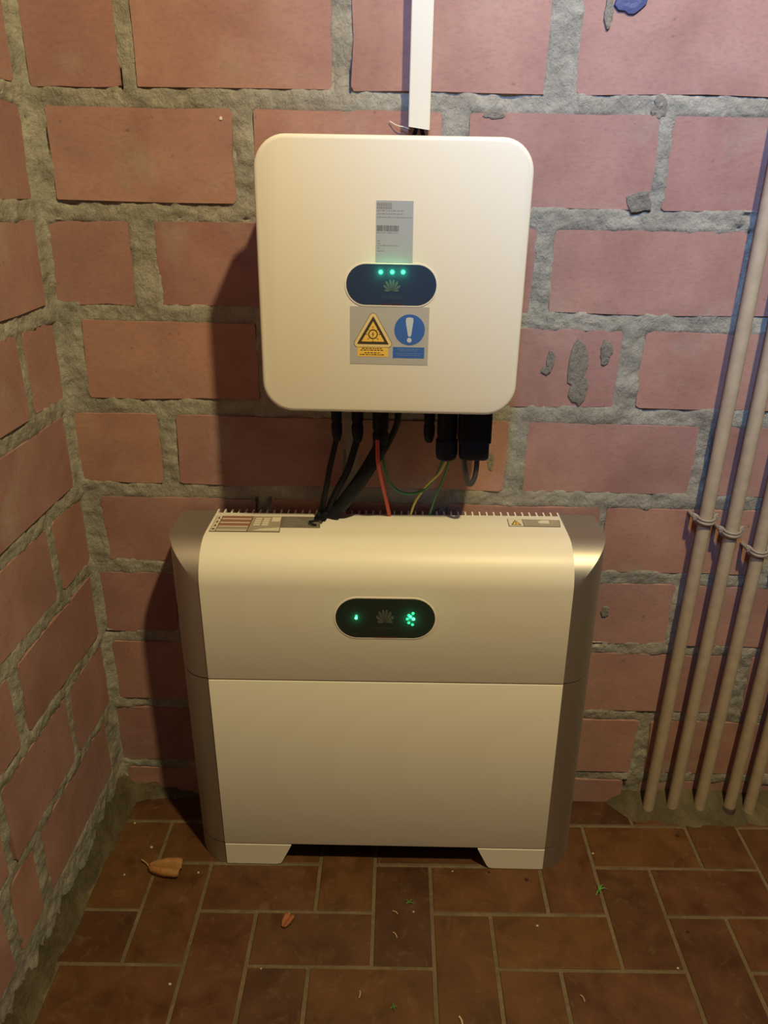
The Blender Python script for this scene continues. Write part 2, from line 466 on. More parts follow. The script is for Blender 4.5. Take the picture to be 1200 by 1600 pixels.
struct(obj('trim_1', haunch([-.006 * i + .004 for i in range(174)], pl, 2.0), 'haunch', smooth=60))
def pr(x):
    e = noise.noise(Vector((x * 13, 9.4, 0))) * .014
    k0 = min(1, max(0, (x - .455) / .05))
    top = .006 + (.030 + e) * k0; out = -.012 - (.060 + e) * k0; P = []
    for k in range(10):
        t = k / 9; P.append((x, .006 + (out - .006) * t, -.004 + (top + .004) * (1 - t) ** 1.2 + .004 * k0 * math.sin(PI * t)))
    return P
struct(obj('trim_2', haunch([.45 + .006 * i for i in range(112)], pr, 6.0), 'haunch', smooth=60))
def pb(x):
    e = noise.noise(Vector((x * 15, 1.4, 0))) * .016
    k0 = min(1, max(0, (-.36 - x) / .12))
    top = .004 + (.055 + e) * k0; out = -.006 - (.030 + e) * k0; P = []
    for k in range(8):
        t = k / 7; P.append((x, .006 + (out - .006) * t, -.004 + (top + .004) * (1 - t) ** 1.4))
    return P
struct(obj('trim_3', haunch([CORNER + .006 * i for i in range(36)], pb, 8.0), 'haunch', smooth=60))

# ------------------------------------------------------------------ floor: 90 degree herringbone of 2:1 tiles
floor = struct(obj('floor', box(-.60, 1.75, -2.65, .06, -.06, -.0016), 'grout'))
GX, GY, GM = -.0175, -.0755, .1028
def fp(gx, gy, z): return (gx - .004 * gy, gy + .0095 * gx, z)
def tile(x0, x1, y0, y1, seed):
    rr = random.Random(seed); g = .0030 + rr.random() * .0008
    x0 += g; x1 -= g; y0 += g; y1 -= g
    x0 = max(x0, -.552); y1 = min(y1, .02)
    if x1 - x0 < .012 or y1 - y0 < .012: return
    h = (rr.random() - .5) * .0007; c = .0013
    tx, ty = (rr.random() - .5) * .0008, (rr.random() - .5) * .0008
    def ring(i, z, t=1):
        return [fp(x, y, z + t * (tx * sx + ty * sy)) for x, y, sx, sy in ((x0 + i, y0 + i, -1, -1), (x1 - i, y0 + i, 1, -1), (x1 - i, y1 - i, 1, 1), (x0 + i, y1 - i, -1, 1))]
    o = obj('floor_tile', loft([ring(0, -.012, 0), ring(0, h - .0011), ring(c, h)], cap0=False), 'tile', floor)
for c in range(-6, 11):
    for r in range(-2, 13):
        x = GX + GM * c; y = GY - .103 * r
        if (r - c - 1) % 4 == 0: tile(x, x + GM, y - .206, y, c * 40 + r)            # tile lying along y
        if (c - r) % 4 == 0: tile(x, x + 2 * GM, y - .103, y, c * 40 + r + 7)        # tile lying along x

# ------------------------------------------------------------------ rest of the room, outside the frame
struct(obj('wall_back_upper', box(-.62, 1.75, .0, .05, 1.742, 2.6), 'far_x'))
struct(obj('wall_back_far', box(1.12, 1.75, .0, .05, -.05, 1.742), 'far_x'))
struct(obj('wall_left_upper', box(-.60, -.535, -2.65, .0, 1.742, 2.6), 'far_y'))
struct(obj('wall_left_near', box(-.60, -.545, -2.65, -1.044, -.05, 1.742), 'far_y'))

# ------------------------------------------------------------------ printing helpers
def petals(cx, cz, half_w, h, y0, y1):
    """eight petal fan emblem"""
    parts = []
    for s in (-1, 1):
        for ang, ln, wd, off in ((80, 1.0, .20, .07), (57, .98, .22, .10), (32, .90, .20, .14), (6, .66, .15, .20)):
            a = math.radians(ang); P = []
            dx, dz = math.cos(a), math.sin(a); px, pz = -dz, dx
            prof = [(0.10, .012), (.35, .38), (.6, .85), (.8, 1.0), (.93, .75), (1.0, .25)]
            for t, wv in prof: P.append((dx * t * ln + px * wv * wd * .55, off * .6 + dz * t * ln + pz * wv * wd * .55))
            for t, wv in prof[::-1]: P.append((dx * t * ln - px * wv * wd * .55, off * .6 + dz * t * ln - pz * wv * wd * .55))
            P = [(cx + s * x * half_w, cz + z * h) for x, z in P]
            if s < 0: P = P[::-1]
            parts.append(plate(P, y0, y1))
    return merge(*parts)
def text_mesh(body, width, height, cx, cz, y):
    cu = bpy.data.curves.new('text', 'FONT'); cu.body = body; cu.align_x = 'CENTER'; cu.align_y = 'CENTER'; cu.resolution_u = 2
    o = bpy.data.objects.new('text', cu); COL.objects.link(o)
    bpy.context.view_layer.update()
    me = bpy.data.meshes.new_from_object(o)
    V = [v.co.copy() for v in me.vertices]; Fc = [tuple(p.vertices) for p in me.polygons]
    bpy.data.objects.remove(o); bpy.data.curves.remove(cu); bpy.data.meshes.remove(me)
    x0, x1 = min(v.x for v in V), max(v.x for v in V); z0, z1 = min(v.y for v in V), max(v.y for v in V)
    return [(cx + ((v.x - x0) / (x1 - x0) - .5) * width, y, cz + ((v.y - z0) / (z1 - z0) - .5) * height) for v in V], Fc
def textline(x0, x1, z, hgt, y0, y1, seed, fill=.8):
    """a line of print too small to read: little dashes"""
    rr = random.Random(seed); parts = []; x = x0
    while x < x1:
        wd = min(.0012 + rr.random() * .004, x1 - x)
        parts.append(box(x, x + wd * fill, y0, y1, z - hgt / 2, z + hgt / 2)); x += wd + .0005
    return parts
def small_light(name, loc, energy, col=(.05, 1.0, .3), size=.002):
    return lamp(name, 'POINT', loc, energy, col, size)

# ------------------------------------------------------------------ wall inverter
IV_C = Vector((.00619, -.16739, 1.05507)); IV_R = Matrix.Rotation(.0136, 4, 'Y'); H = .1825
IV = Matrix.Translation(IV_C) @ IV_R
base = IV @ Vector((0, 0, -H))
inv = thing('wall_inverter', base, 'square cream-white wall inverter with green lights hanging on the brick wall', 'inverter', rot=IV_R)
def ip(name, vf, mat, parent=inv, smooth=None): return obj(name, xf(vf, IV), mat, parent, smooth)
def outl(i, y): return [(x, y, z) for x, z in rrect(H - i, H - i, .043 - i, 10)]
ip('front_cover', loft([outl(.010, .054), outl(.0, .050), outl(.0, .006), outl(.0008, .0025), outl(.0028, .0006), outl(.006, 0.0)]), 'white', smooth=35)
body = [[(x, y, z) for x, z in rrect(H - .010, H - .010, .035, 6)] for y in (.1500, .0515)]
ip('rear_casing', loft(body), 'casting', smooth=40)
ip('mounting_bracket', box(-.12, .12, .146, .1655, .02, .12), 'casting')
# rating label
LAB = ip('rating_label', plate([(-.0214, .1050), (.0277, .1050), (.0285, .0225), (-.0214, .0225)], -.0004, .0002), 'label_grey')
P = []
rr = random.Random(3)
for k in range(2):
    x = -.0203
    while x < -.0006:
        wd = .0010 + rr.random() * .0022; P.append(box(x, min(x + wd, -.0003), -.0006, -.0004, .1024 - k * .0042 - .0034, .1024 - k * .0042)); x += wd + .0006
ip('printed_block', merge(*P), 'ink_soft', LAB)
P = []; x = -.0202
while x < .0083:
    wd = rr.choice([.0005, .0008, .0012]); P.append(box(x, x + wd, -.0006, -.0004, .0672, .0743)); x += wd + rr.choice([.0004, .0005, .0009])
ip('barcode', merge(*P), 'ink', LAB)
P = []
for x0, x1, z in ((-.0197, .0159, .0927), (-.0197, .0148, .0888), (-.0197, .0263, .0846)): P += textline(x0, x1, z, .0010, -.0006, -.0004, int(z * 1e4))
for x0, x1, z in ((-.0203, .0089, .0653), (-.019, -.0152, .055), (-.019, -.0147, .0518), (-.019, .0094, .0491), (-.019, -.0146, .0461), (-.019, -.0094, .0421)): P += textline(x0, x1, z, .0009, -.0006, -.0004, int(z * 1e4))
ip('print_lines', merge(*P), 'ink_soft', LAB)
# status screen
def capsule(cx, cz, hw, hh, n=14): return rrect(hw, hh, hh - 1e-5, n, cx, cz)
SC = ip('status_screen', loft([[(x, .001, z) for x, z in capsule(.0004, -.0018, .0617, .0270)], [(x, -.0008, z) for x, z in capsule(.0004, -.0018, .0617, .0270)], [(x, -.0014, z) for x, z in capsule(.0004, -.0018, .0611, .0264)]]), 'screen_blue')
ip('screen_rim', ringplate(capsule(.0004, -.0018, .0634, .0287), capsule(.0004, -.0018, .0617, .0270), -.0009, .0005), 'white_rim', SC, smooth=40)
for k, (x, z) in enumerate(((-.0142, .0149), (.0015, .0152), (.0162, .0155))):
    ip('indicator_light', plate(circle(.0019, 14, x, z), -.0018, -.0012), 'green_led', SC)
    ip('indicator_halo', ringplate(circle(.0032, 14, x, z), circle(.0019, 14, x, z), -.0016, -.0012), 'green_led_soft', SC)
    small_light('indicator_glow', IV @ Vector((x, -.0065, z)), .008)
ip('emblem', petals(.0012, -.0120, .0150, .0168, -.0017, -.0013), 'logo_grey', SC)
ip('wordmark', text_mesh('HUAWEI', .0255, .0040, .0017, -.0182, -.0016), 'logo_faint', SC)
ip('red_strip', box(-.013, .016, -.0016, -.0012, -.0279, -.0268), 'red_print', SC)
# warning sticker
ST = ip('warning_sticker', plate([(-.0560, -.0308), (.0539, -.0305), (.0541, -.1108), (-.0560, -.1106)], -.0004, .0002), 'sticker_grey')
def tri(cx, cz, r, rad, n=5):
    """rounded triangle, point up: r = circumradius of the corner centres"""
    P = []
    for a0 in (-30, 90, 210):
        c = (cx + r * math.cos(math.radians(a0)), cz + r * math.sin(math.radians(a0)))
        for k in range(n + 1):
            a = math.radians(a0 - 60 + 120 * k / n); P.append((c[0] + rad * math.cos(a), c[1] + rad * math.sin(a)))
    return P
tc = (-.0238, -.0695)
ip('triangle_outline', plate(tri(*tc, .0248, .0052), -.0006, -.0004), 'ink_black', ST)
ip('triangle_border', plate(tri(*tc, .0248, .0046), -.0008, -.0006), 'pale_yellow', ST)
ip('triangle_black', plate(tri(*tc, .0243, .0008), -.0010, -.0008), 'ink_black', ST)
ip('triangle_yellow', plate(tri(*tc, .0180, .0003), -.0012, -.0010), 'yellow', ST)
ip('sun_ring', ringplate(circle(.0068, 24, tc[0], tc[1] + .001), circle(.0053, 24, tc[0], tc[1] + .001), -.0014, -.0012), 'ink_black', ST)
P = []
for k in range(8):
    a = 2 * PI * k / 8 + PI / 2; c, s = math.cos(a), math.sin(a); x0, z0 = tc[0], tc[1] + .001
    P.append(plate([(x0 + c * .0078 - s * .0004, z0 + s * .0078 + c * .0004), (x0 + c * .0078 + s * .0004, z0 + s * .0078 - c * .0004), (x0 + c * .0108 + s * .0004, z0 + s * .0108 - c * .0004), (x0 + c * .0108 - s * .0004, z0 + s * .0108 + c * .0004)], -.0014, -.0012))
bx0, bz0 = tc[0], tc[1] + .001
P.append(plate([(bx0 + .0007, bz0 + .0042), (bx0 - .0016, bz0 - .0002), (bx0 - .0003, bz0 - .0002), (bx0 - .0008, bz0 - .0042), (bx0 + .0015, bz0 + .0005), (bx0 + .0002, bz0 + .0005)], -.0014, -.0012))
ip('sun_rays_and_bolt', merge(*P), 'ink_black', ST)
ip('yellow_panel', plate([(-.0455, -.0862), (-.0022, -.0862), (-.0022, -.1000), (-.0455, -.1000)], -.0006, -.0004), 'yellow', ST)
P = []
for x0, x1, z in ((-.039, -.0105, -.0884), (-.041, -.0085, -.0908), (-.035, -.0135, -.0945), (-.042, -.007, -.0971)): P += textline(x0, x1, z, .0011, -.0008, -.0006, int(-z * 1e4))
ip('yellow_panel_print', merge(*P), 'ink_black', ST)
dc = (.0272, -.0618)
ip('blue_disc', plate(circle(.0213, 40, *dc), -.0006, -.0004), 'blue', ST)
ex = [(.0214 + .0010, -.0455), (.0263, -.0447), (.0319, -.0455), (.0322, -.0500), (.0296, -.0695), (.0283, -.0711), (.0262, -.0711), (.0251, -.0695), (.0215, -.0500)]
ip('exclamation_bar', plate(ex, -.0008, -.0006), 'sign_white', ST)
ip('exclamation_dot', plate(circle(.0033, 18, .0271, -.0760), -.0008, -.0006), 'sign_white', ST)
ip('blue_panel', plate([(.0045, -.0858), (.0487, -.0858), (.0487, -.1012), (.0045, -.1012)], -.0006, -.0004), 'blue', ST)
P = []
for x0, x1, z in ((.010, .043, -.0887), (.013, .039, -.0908), (.008, .0455, -.0948), (.011, .043, -.0972)): P += textline(x0, x1, z, .0009, -.0008, -.0006, int(-z * 1e4) + 1)
ip('blue_panel_print', merge(*P), 'pale_blue', ST)
# connectors under the casing
def conn(x0, x1, zb, y=-.085, kind=0):
    cx, r = (x0 + x1) / 2, (x1 - x0) / 2; zt = .900
    if kind == 0: prof = [(.0, zb), (r * .55, zb), (r * .72, zb + .003), (r * .95, zb + .012), (r, zb + .02), (r, zb + .028), (r * .88, zb + .029), (r * .88, zb + .034), (r, zb + .035), (r, zt), (0, zt)]
    else: prof = [(0, zb), (r * .55, zb), (r * .92, zb + .004), (r, zb + .012), (r, zb + .034), (r * .86, zb + .036), (r * .86, zb + .042), (r * .92, zb + .043), (r * .90, zt), (0, zt)]
    obj('cable_connector', lathe(cx, y, prof, 14), 'black_plastic', inv, smooth=40)
conn(-.0879, -.0707, .8045); conn(-.0557, -.0371, .8030); conn(-.0226, .0028, .7905)
conn(.0585, .0765, .8010, -.075); conn(.0780, .1127, .7745, -.085, 1)
obj('cable_connector', loft([[(x, y, z) for x, y in rrect(.0255 - a, .020 - a, .006, 4, .1385, -.085)] for z, a in ((.7785, .005), (.782, .0025), (.806, .0025), (.808, .0), (.900, .0))]), 'black_plastic', inv, smooth=40)

# ------------------------------------------------------------------ battery on the floor
BX, BW, BY = .0005, .2968, -.18085
ZS, ZF = .4139, .0488
bat = thing('floor_battery', (BX, -.10, 0), 'wide white battery cabinet with silver side panels standing on the tile floor', 'battery')
def bp_(name, vf, mat, parent=bat, smooth=None): return obj(name, vf, mat, parent, smooth)
def white_profile(z0, z1, shoulder):
    bev = .0016
    P = [(BY + .006, z0), (BY + bev, z0), (BY + bev * .3, z0 + bev * .3), (BY, z0 + bev)]
    if shoulder:
        for k in range(0, 15):
            a = PI / 2 * k / 14; P.append((BY + .068 * (1 - math.cos(a)), .590 + .0655 * math.sin(a)))
        P += [(-.075, .6558), (-.034, .6561), (-.030, .6550), (-.030, .648), (-.075, .640)]
        for k in range(8, -1, -1):
            a = PI / 2 * k / 8; P.append((BY + .006 + .06 * (1 - math.cos(a)), .584 + .056 * math.sin(a)))
    else:
        P += [(BY, z1 - bev), (BY + bev * .3, z1 - bev * .3), (BY + bev, z1), (BY + .006, z1)]
    return P
def extr(P, x0, x1): return loft([[(x0, y, z) for y, z in P], [(x1, y, z) for y, z in P]])
top_cov = bp_('top_cover', extr(white_profile(ZS + .0012, .656, True), BX - BW, BX + BW), 'white', smooth=30)
bp_('front_panel', extr(white_profile(ZF + .0012, ZS - .0012, False), BX - BW, BX + BW), 'white', smooth=30)
bp_('inner_chassis', box(BX - .330, BX + .330, -.150, -.024, .060, .632), 'dark_metal')
bp_('inner_plate', box(BX - .296, BX + .296, -.1755, -.15, .055, .585), 'dark_metal')
# silver flanks: shoulder curve crossed with the rounded plan, mitred where they meet
YS, BS = -.1775, .0645
def flank(side, z0, z1, shoulder):
    n = 16
    lev = [YS + BS * (1 - math.cos(PI / 2 * k / n)) for k in range(n + 1)]
    A, B = .0600, .082
    def plan_x(y):
        t = min(1, (y - YS) / B); return BW + .0004 + A * math.sin(math.acos(1 - t))
    xs = [plan_x(y) for y in lev]; ys = list(lev)
    for k in range(1, 6):
        y = lev[-1] + (YS + B - lev[-1]) * k / 5; xs.append(plan_x(y)); ys.append(y)
    V, Fc = [], []; nx = len(xs)
    rows = []
    if shoulder: zr = [(z0, YS), (z0 + .001, YS - .0)] + [(.590 + .0645 * math.sin(PI / 2 * k / n), lev[k]) for k in range(n + 1)]
    else: zr = [(z0, YS), (z1, YS)]
    bevz = .0014
    for j, (z, ysh) in enumerate(zr):
        for x, yp in zip(xs, ys):
            y = max(yp, ysh); xx = x
            V.append((BX + side * xx, y, z))
    for j in range(len(zr) - 1):
        for i in range(nx - 1):
            a = j * nx + i
            q = (a, a + 1, a + nx + 1, a + nx)
            if shoulder: Fc += [(a, a + 1, a + nx + 1), (a, a + nx + 1, a + nx)]
            else: Fc.append(q)
    # straight back side, top and bottom
    yb = -.022; o = len(V); xo = xs[-1]
    for z, _ in zr: V.append((BX + side * xo, yb, z))
    for j in range(len(zr) - 1): Fc.append((j * nx + nx - 1, o + j, o + j + 1, (j + 1) * nx + nx - 1))
    for base, z in ((0, zr[0][0]), ((len(zr) - 1) * nx, zr[-1][0])):
        p = len(V)
        for x in xs: V.append((BX + side * x, yb, z))
        for i in range(nx - 1): Fc.append((base + i, base + i + 1, p + i + 1, p + i))
    if side < 0: Fc = [f[::-1] for f in Fc]
    return V, Fc
for s in (-1, 1):
    bp_('side_panel', flank(s, ZS + .0012, .6545, True), 'silver', smooth=28)
    bp_('side_panel', flank(s, ZF + .0012, ZS - .0012, False), 'silver', smooth=28)
    bp_('foot_side', flank(s, 0.0, ZF - .0012, False), 'silver', smooth=28)
    # white front foot with the slanted inner end
    xi_t, xi_b = (.1735, .197)
    poly = [(-BW, ZF - .0012), (-BW, .0), (-xi_b - .006, 0.0), (-xi_b + .001, .0016), (-xi_b + .005, .007), (-xi_t, ZF - .0012)]
    poly = [(BX - s * x, z) for x, z in poly]
    poly2 = [(x, z) for x, z in poly]
    bp_('foot', loft([[(x, -.03, z) for x, z in poly2], [(x, BY + .0006, z) for x, z in poly2], [(BX + (x - BX) * .9985, BY, z * .985 + .0004) for x, z in poly2]]), 'white')
# vent slats along the back of the top
P = []
nt = 49
for k in range(nt):
    x = BX - .2955 + .591 * k / (nt - 1); P.append(box(x - .0013, x + .0013, -.031, -.0165, .636, .6562))
cmb = bp_('vent_slats', merge(*P), 'white'); cmb['kind'] = 'stuff'
bp_('vent_floor', box(BX - .2968, BX + .2968, -.031, -.016, .625, .637), 'dark_metal')
# screen on the battery front
by = BY
SB = bp_('status_screen', loft([[(x, by + .001, z) for x, z in capsule(.0004, .5372, .0803, .0362)], [(x, by - .0008, z) for x, z in capsule(.0004, .5372, .0803, .0362)], [(x, by - .0014, z) for x, z in capsule(.0004, .5372, .0796, .0355)]]), 'screen_black')
bp_('screen_rim', ringplate(capsule(.0004, .5372, .0822, .0381), capsule(.0004, .5372, .0803, .0362), by - .0009, by + .0005), 'white_rim', SB, smooth=40)
def led(x, z, r, parent, core='green_led', y=by):
    bp_('indicator_light', plate(circle(r, 12, x, z), y - .0018, y - .0012), core, parent)
led(-.0464, .5375, .0024, SB); small_light('indicator_glow', (-.0464, by - .007, .5375), .008)
led(.0459, .5372, .0027, SB); small_light('indicator_glow', (.041, by - .008, .5372), .024)
for a in (95, 140, 180, 222, 262):
    c = math.radians(a); led(.0459 + .0098 * math.cos(c), .5372 + .0105 * math.sin(c), .0023, SB, 'green_led_soft')
bp_('emblem', petals(0, .5265, .0185, .0265, by - .0017, by - .0013), 'logo_dim', SB)
bp_('wordmark', text_mesh('HUAWEI', .0345, .0052, .0002, .5187, by - .0016), 'logo_dimmer', SB)
bp_('red_strip', box(-.017, .018, by - .0016, by - .0012, .5017, .5032), 'red_print', SB)
# labels on the top face
zt = .6560
def topq(pts, z0=.6556, dz=.0008): # pts (x, y) anticlockwise from above
    return loft([[(x, y, z0) for x, y in pts], [(x, y, z0 + dz) for x, y in pts]])
LB = bp_('safety_label', topq([(-.2910, -.1125), (-.1745, -.1125), (-.1790, -.0475), (-.2910, -.0475)]), 'ink_black')
y_edges = [-.1115 + .0158 * k for k in range(5)]
for k in range(4):
    a, b = y_edges[k] + .0006, y_edges[k + 1] - .0006
    bp_('pictogram_cell', topq([(-.2900, a), (-.2815, a), (-.2815, b), (-.2900, b)], .6564, .0003), 'label_white', LB)
    mid = (a + b) / 2
    bp_('pictogram', topq([(-.2882, mid - .0042), (-.2833, mid - .0042), (-.28575, mid + .0045)], .6567, .0002) if k else topq([(x, y) for x, y in circle(.0030, 12, -.2857, mid)], .6567, .0002), 'ink_black', LB)
    bp_('text_cell', topq([(-.2805, a), (-.2290, a), (-.2290, b), (-.2805, b)], .6564, .0003), 'label_rust' if k else 'label_taupe', LB)
    bp_('text_cell_band', topq([(-.2795, mid - .0065), (-.2300, mid - .0065), (-.2300, mid - .0030), (-.2795, mid - .0030)], .6567, .0002), 'label_white', LB)
bp_('grey_panel', topq([(-.2280, -.1117), (-.1752, -.1117), (-.1795, -.0482), (-.2280, -.0482)], .6564, .0003), 'label_taupe', LB)
P = []
for cx in (-.2225, -.2085):
    for k in range(4): P.append(topq([(cx, -.0870 + .0085 * k), (cx + .0105, -.0870 + .0085 * k), (cx + .0105, -.0815 + .0085 * k), (cx, -.0815 + .0085 * k)], .6567, .0002))
P.append(topq([(-.1945, -.070), (-.1805, -.070), (-.1805, -.052), (-.1945, -.052)], .6567, .0002))
P.append(topq([(-.2200, -.1085), (-.1765, -.1085), (-.1772, -.0955), (-.2080, -.1010)], .6567, .0002))
bp_('white_print', merge(*P), 'label_white', LB)
NB = bp_('rating_plate', topq([(-.1770, -.0935), (-.1100, -.0935), (-.1130, -.0470), (-.1792, -.0470)]), 'label_dark')
P = []
for k in range(5): P += [(v, f) for v, f in [topq([(-.172, -.0875 + .0082 * k), (-.172 + .02 + .007 * ((k * 3) % 4), -.0875 + .0082 * k), (-.172 + .02 + .007 * ((k * 3) % 4), -.0862 + .0082 * k), (-.172, -.0862 + .0082 * k)], .6564, .0002)]]
bp_('print_lines', merge(*P), 'ink_soft', NB)
LR = bp_('caution_label', topq([(.2046, -.0778), (.2903, -.0788), (.2937, -.0497), (.2050, -.0472)]), 'ink_black')
bp_('caution_cell', topq([(.2056, -.0767), (.2295, -.0770), (.2298, -.0492), (.2060, -.0484)], .6564, .0003), 'label_white', LR)
bp_('text_cell', topq([(.2305, -.0770), (.2894, -.0777), (.2926, -.0506), (.2308, -.0492)], .6564, .0003), 'label_taupe', LR)
bp_('triangle', topq([(.2090, -.0735), (.2262, -.0737), (.2176, -.0525)], .6567, .0002), 'ink_black', LR)
bp_('triangle_yellow', topq([(.2118, -.0717), (.2234, -.0718), (.2176, -.0570)], .6569, .0002), 'yellow', LR)
bp_('triangle_bar', topq([(.2170, -.0705), (.2182, -.0705), (.2182, -.0605), (.2170, -.0605)], .6571, .0002), 'ink_black', LR)
P = []
for k in range(4): P.append(topq([(.2335, -.0735 + .006 * k), (.2335 + .024 + .004 * (k % 2), -.0735 + .006 * k), (.2335 + .024 + .004 * (k % 2), -.0722 + .006 * k), (.2335, -.0722 + .006 * k)], .6567, .0002))
bp_('print_lines', merge(*P), 'ink_soft', LR)
bp_('white_patch', topq([(.2560, -.0650), (.2740, -.0655), (.2745, -.0530), (.2560, -.0530)], .6567, .0002), 'label_white', LR)

# ------------------------------------------------------------------ cable trunking above the inverter
TX0, TX1, TB = .0278, .0584, 1.2545
def TW(x, y, z): return (x + .0135 * (z - TB), y, z)
trk = thing('cable_trunking', (.043, 0, TB), 'narrow white plastic cable trunking running up the brick wall above the inverter', 'cable trunking')
def tslab(x0, x1, y0, y1, z0a, z0b, z1):
    v = [TW(x0, y0, z0a), TW(x1, y0, z0b), TW(x1, y1, z0b), TW(x0, y1, z0a), TW(x0, y0, z1), TW(x1, y0, z1), TW(x1, y1, z1), TW(x0, y1, z1)]
    return v, box(0, 1, 0, 1, 0, 1)[1]
def lidloop(z, dz):
    P = [(TX0, -.006), (TX0, -.029), (TX0 + .0012, -.0302), (TX1 - .0012, -.0302), (TX1, -.029), (TX1, -.006), (TX1 - .0014, -.006), (TX1 - .0014, -.0285), (TX0 + .0014, -.0285), (TX0 + .0014, -.006)]
    return [TW(x, y, z + dz * (x - TX0) / (TX1 - TX0)) for x, y in P]
obj('lid', loft([lidloop(TB + .0022, -.0045), lidloop(2.598, 0)]), 'trunk', trk, smooth=35)
obj('base_channel', merge(tslab(TX0 + .002, TX1 - .002, -.006, -.0035, TB + .006, TB + .004, 2.598), tslab(TX0 + .002, TX0 + .0035, -.020, -.006, TB + .006, TB + .006, 2.598), tslab(TX1 - .0035, TX1 - .002, -.020, -.006, TB + .004, TB + .004, 2.598)), 'trunk', trk)
for k, (dx, bend) in enumerate(((.012, -.004), (.019, .003))):
    tag(obj('feed_cable', tube([(TX0 + dx, -.014, 1.40), (TX0 + dx, -.014, 1.27), (TX0 + dx + bend, -.018, 1.245), (TX0 + dx + bend * 2, -.045, 1.225), (TX0 + dx + bend * 2, -.060, 1.20)], .0030, 8), 'black_rubber'),
        ('left' if k == 0 else 'right') + ' one of the two dark feed cables passing from the white trunking behind the inverter', 'cable', 'feed cables above the inverter')
tag(obj('wire_end', tube([(.0005, -.006, 1.2655), (.012, -.010, 1.2595), (.022, -.012, 1.2575), (.030, -.016, 1.2545)], .0007, 6), 'plaster_speck'),
    'thin pale loose wire end beside the bottom of the white trunking', 'wire')

# ------------------------------------------------------------------ cables between the inverter and the battery
def cable(name, pts, r, mat, label, cat='cable', n=10, sheath=None):
    o = obj(name, tube(pts, r, n, 7), mat, None, smooth=60); tag(o, label, cat); return o
cable('black_cable', [(-.0793, -.085, .812), (-.0820, -.085, .8000), (-.0916, -.080, .7603), (-.1022, -.070, .7096), (-.1120, -.0520, .6700), (-.1160, -.056, .6635), (-.1180, -.066, .6625)], .0046, 'black_rubber', 'thin black cable leftmost below the inverter, dropping onto the battery top')
cable('black_cable', [(-.0464, -.085, .812), (-.0493, -.085, .8000), (-.0637, -.080, .7529), (-.0819, -.070, .7155), (-.1000, -.052, .6720), (-.1045, -.056, .6640), (-.1070, -.068, .6635)], .0056, 'black_rubber', 'black cable second from the left below the inverter, bending towards the battery')
cable('black_cable', [(-.0100, -.085, .800), (-.0126, -.085, .7900), (-.0330, -.080, .7520), (-.0580, -.070, .7110), (-.0800, -.052, .6770), (-.0870, -.052, .6700), (-.0905, -.060, .6690)], .0122, 'black_rubber', 'thick black cable bundle slanting from below the inverter to the battery top')
cable('black_cable', [(.0185, -.060, .885), (.0175, -.058, .8398), (.0136, -.050, .8172), (-.0029, -.042, .7797), (-.0327, -.034, .7274), (-.0570, -.028, .6900), (-.0690, -.025, .6690), (-.0710, -.024, .6610)], .0052, 'black_rubber', 'black cable behind the thick slanting bundle, leaving the inverter beside the red wire')
cable('red_wire', [(-.0145, -.1020, .812), (-.0140, -.1040, .8000), (-.0135, -.1030, .7764), (-.0090, -.086, .7406), (-.0025, -.060, .7011), (.0038, -.040, .6602), (.0045, -.030, .6420), (.0045, -.0265, .6390)], .0033, 'red_wire', 'red wire hanging from the inverter down behind the battery top', 'wire')
cable('green_wire', [(-.0070, -.086, .812), (-.0076, -.084, .8024), (-.0044, -.082, .7678), (.0060, -.072, .7278), (.0295, -.065, .7080), (.0592, -.065, .7129), (.0790, -.074, .7398), (.0895, -.084, .7720), (.0898, -.084, .782)], .0022, 'green_wire', 'green earth wire hanging in a loop below the inverter', 'wire')
cable('earth_wire', [(.0952, -.090, .783), (.0948, -.090, .7749), (.0850, -.084, .7512), (.0672, -.070, .7262), (.0493, -.050, .6896), (.0413, -.035, .6585), (.0400, -.0275, .642), (.0400, -.026, .639)], .0020, 'yellow_green', 'pale yellow earth wire curving down from the round gland to the battery', 'wire')
cable('green_wire', [(.1010, -.080, .783), (.1008, -.0765, .7716), (.0945, -.066, .7400), (.0823, -.055, .7001), (.0743, -.035, .6601), (.0725, -.0275, .642), (.0725, -.026, .639)], .0018, 'green_wire', 'thin dark green wire dropping straight to the battery right of the yellow wire', 'wire')
cable('looped_cable', [(.1290, -.090, .795), (.1235, -.095, .782), (.1273, -.092, .7520), (.1346, -.090, .7345), (.1424, -.088, .7471), (.1450, -.085, .775), (.1440, -.085, .795)], .0043, 'grey_cable', 'dark grey cable making a short loop under the square black connector')
tag(obj('cable_tie', tube([(-.1185 + .0105 * math.cos(a / 14 * 2 * PI), -.078 + .009 * math.sin(a / 14 * 2 * PI), .6600 + .0015 * math.sin(a)) for a in range(12)], .0016, 6, 3), 'black_rubber'), 'small curled black cable tie on the battery top beside the black cables', 'cable tie')

